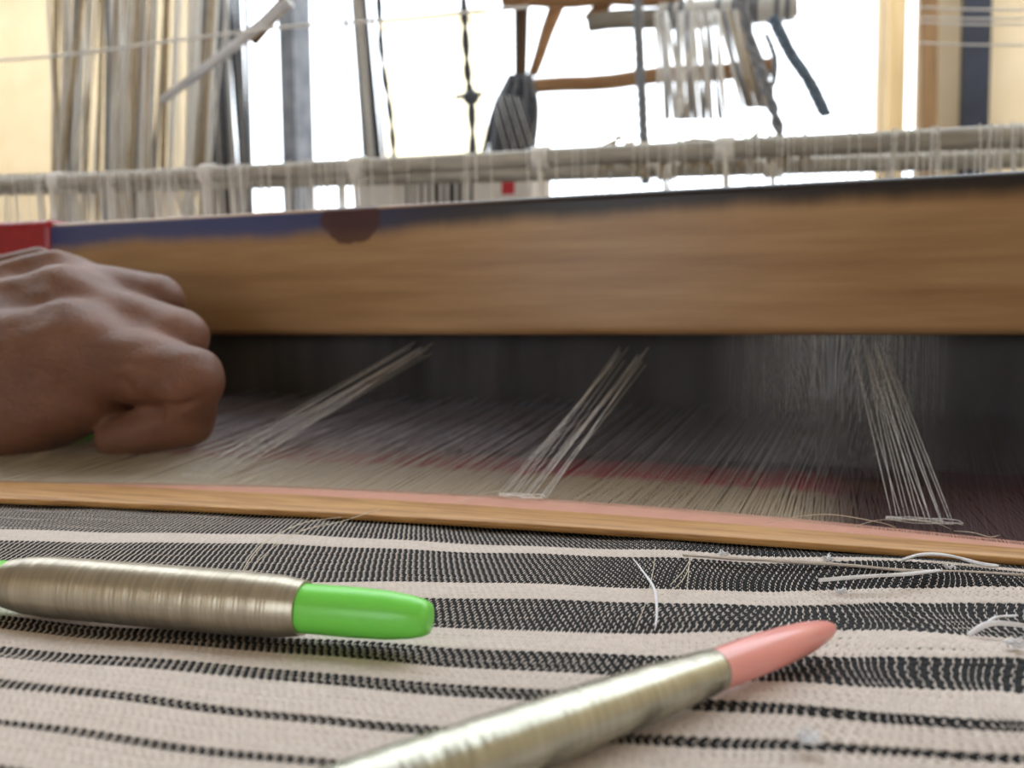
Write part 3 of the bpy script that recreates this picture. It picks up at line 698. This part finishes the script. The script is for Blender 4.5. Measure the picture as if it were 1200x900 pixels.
# slanting stick tied across the cords
b = MB(); b.tube([at_y(190, 118, .80), at_y(260, 65, .80), at_y(340, 2, .80)], [.004, .0055, .006], 9)
o = b.build('slanting_stick', mottled('pale_stick_wood', lin(206, 208, 216), lin(236, 236, 240), 30, .5)); tag(o, 'pale stick slanting up across the hanging cords at upper left', 'stick')
b = MB(); b.tube([at_y(294, 46, .86), at_y(338, -2, .86)], [.009, .007], 8); tag(b.build('stick', brownpost), 'short brown stick behind the upper end of the pale slanting stick', 'stick')
rope([(-60, 74), (60, 66), (200, 48), (330, 32), (420, 26), (620, 8)], .78, .0016, white_cord, 'thin white line strung across the cords at upper left', name='strung_line')
# cord with a knot at x~550
rope([(520, -420), (541, -40), (545, 40), (548, 90), (552, 120), (554, 178), (555, 240)], 1.1, .0050, dark_cord, 'dark knotted cord hanging left of the grey hank', twist=2)
b = MB(); k = at_y(552, 114, 1.1); b.ball(k, (.012, .011, .010)); b.tube([k + Vector((-.022, 0, .002)), k + Vector((.016, 0, .003))], .003, 6); tag(b.build('knot', dark_cord), 'dark knot tied on the cord left of the grey hank', 'knot')
# hank of grey thread
t = thing('thread_hank', 'grey hank of thread hanging below the brown wooden frame', 'hank', tuple(at_y(600, 178, 1.3)))
for i in range(44):
    f = (i + .5) / 44; y = 1.3 + random.uniform(-.018, .012); b = MB(); tx = 598 + 24 * f
    b.tube(spline([at_y(tx, 88, 1.3 + .016 * (-1) ** i), at_y(578 + 50 * f + random.gauss(0, 2), 128, y), at_y(570 + (52 if i % 3 else 40) * f + random.gauss(0, 2), 184, y)], 8), .0034, 5)
    adopt(t, b.build('thread_strand', (dark_cord, dark_cord, grey_cord)[i % 3]))
for i in range(8):
    f = (i + .5) / 8; b = MB(); b.tube([at_y(572 + 40 * f, 108 + 6 * f, 1.272), at_y(592 + 38 * f, 182 - 16 * f, 1.272)], .0009, 5); adopt(t, b.build('thread_strand', grey_cord if i % 2 else white_cord))
# wooden frame
fr = thing('loom_frame', 'weathered wooden loom frame with brown pole before the bright window', 'loom frame', tuple(at_y(620, 100, 1.3)))
def pole(name, a, c, Y, r0, r1, mat, parent):
    b = MB(); A_, B_ = at_y(*a, Y), at_y(*c, Y); n = 10
    b.tube([A_.lerp(B_, i / n) + Vector((0, 0, .002 * math.sin(i * 1.3))) for i in range(n + 1)], [r0 + (r1 - r0) * i / n for i in range(n + 1)], 10); o = b.build(name, mat); adopt(parent, o)
pole('crosspole', (604, 104), (905, 78), 1.3, .011, .012, orangewood, fr)
pole('upright', (612, -90), (610, 100), 1.32, .014, .009, darkwood, fr); pole('leg', (609, 98), (609, 1110), 1.325, .009, .011, darkwood, fr)
pole('brace', (668, -40), (624, 88), 1.34, .015, .008, orangewood, fr)
pole('upper_pole', (690, 27), (935, 6), 1.28, .013, .015, greywood, fr)
pole('top_pole', (590, -2), (800, -8), 1.28, .014, .016, orangewood, fr)
pole('brace', (690, 25), (740, -30), 1.3, .010, .010, orangewood, fr)
# lashings on the upper pole
for i in range(26):
    x = 775 + 155 * i / 25; yb = 27 - 21 * (x - 690) / 245; b = MB(); c = at_y(x, yb, 1.28)
    b.tube([(c.x + .001 * math.sin(t_), c.y + .018 * math.cos(t_), c.z + .018 * math.sin(t_)) for t_ in np.linspace(0, 6.283, 11)], .0028, 5)
    adopt(fr, b.build('lashing', random.choice((white_cord, grey_cord, white_cord))))
# ropes and tangles
rope([(738, -420), (746, -40), (749, 60), (753, 130), (757, 215)], 1.0, .0052, grey_cord, 'straight grey rope hanging down to the heddle shafts', twist=3, n=60)
strands(764, 842, 10, 14, 140, 1.15, 17, (white_cord, white_cord, grey_cord), 'loose white cords hanging from the upper wooden pole', (.0018, .0036))
rope([(805, -20), (812, 40), (800, 100), (796, 140)], 1.1, .003, white_cord, 'crooked white cord among the loose cords under the pole', twist=2)
rope([(862, -30), (880, 50), (898, 100), (914, 158)], 1.0, .0058, grey_cord, 'grey rope slanting down right of the loose cords', twist=2)
rope([(898, 40), (908, 70), (906, 100)], 1.2, .004, grey_cord, 'short grey rope end beside the slanting rope', twist=2)
rope([(906, 22), (926, 62), (948, 95), (967, 134)], 1.2, .0075, blue_cord, 'blue-grey rope slanting out into the bright window', twist=3, n=40)
strands(838, 876, 30, 12, 126, 1.18, 12, (white_cord, tan_cord, grey_cord), 'tan and white cords crossing behind the slanting grey rope', (.0018, .0032))
for i, (ya, yb) in enumerate(((8, 12), (20, 22), (26, 29), (50, 53))):
    rope([(1076, ya), (1140, (ya + yb) / 2 + 1), (1330, yb), (1900, yb + 6)], .9, .0009, white_cord, ('topmost white line strung across the right corner', 'second white line from the top at the right corner', 'third white line from the top at the right corner', 'lowest white line strung across the right corner')[i], name='strung_line')
# tangles of string on the shafts
for x0, x1, n_ in ((800, 945, 150), (690, 780, 40)):
    b = MB()
    for i in range(n_):
        x = random.uniform(x0, x1); y = 178 - .045 * (x - 800) + random.gauss(0, 6)
        b.tube(spline([at_y(x + random.gauss(0, 10), y + random.gauss(0, 5), .56), at_y(x, y - 3, .555), at_y(x + random.gauss(0, 10), y + random.gauss(4, 8), .56)], 8), .0010, 4)
    tag(b.build('string_tangle', tan_cord), 'tangle of string ends lying on the shafts right of centre' if x0 > 800 else 'smaller tangle of string ends by the straight grey rope', 'string', kind=None)
# back rail with a labelled carton on it
rail = thing('back_rail', 'wooden back rail of the loom behind the heddle shafts', 'rail', (-.3, 1.05, 0))
part('beam', (-1.2, 1.0, .88), (.6, 1.12, .945), darkwood, rail)
for x in (-1.15, .5): part('leg', (x, 1.02, 0), (x + .06, 1.09, .88), darkwood, rail)
a = at_y(420, 205, 1.02); c = at_y(622, 205, 1.02)
ct = thing('carton', 'white carton with a barcode and red square behind the heddle strings', 'carton', ((a.x + c.x) / 2, 1.05, .945))
zt_ = at_y(520, 203, 1.02).z
part('box', (a.x, 1.02, .945), (c.x, 1.10, zt_), paper, ct)
z0_, z1_ = at_y(520, 233, 1.02).z - .01, at_y(520, 213, 1.02).z
x = 476.0
b = MB()
while x < 560:
    wd = random.choice((3, 4, 6.5)); b.box((at_y(x, 220, 1.02).x, 1.0192, z0_), (at_y(x + wd, 220, 1.02).x, 1.02, z1_)); x += wd + random.choice((3.5, 4.5, 6))
o = b.build('barcode', ink, smooth=False); adopt(ct, o)
part('red_square', (at_y(588, 220, 1.02).x, 1.0192, at_y(595, 228, 1.02).z), (at_y(603, 220, 1.02).x, 1.02, at_y(595, 207, 1.02).z), redink, ct)
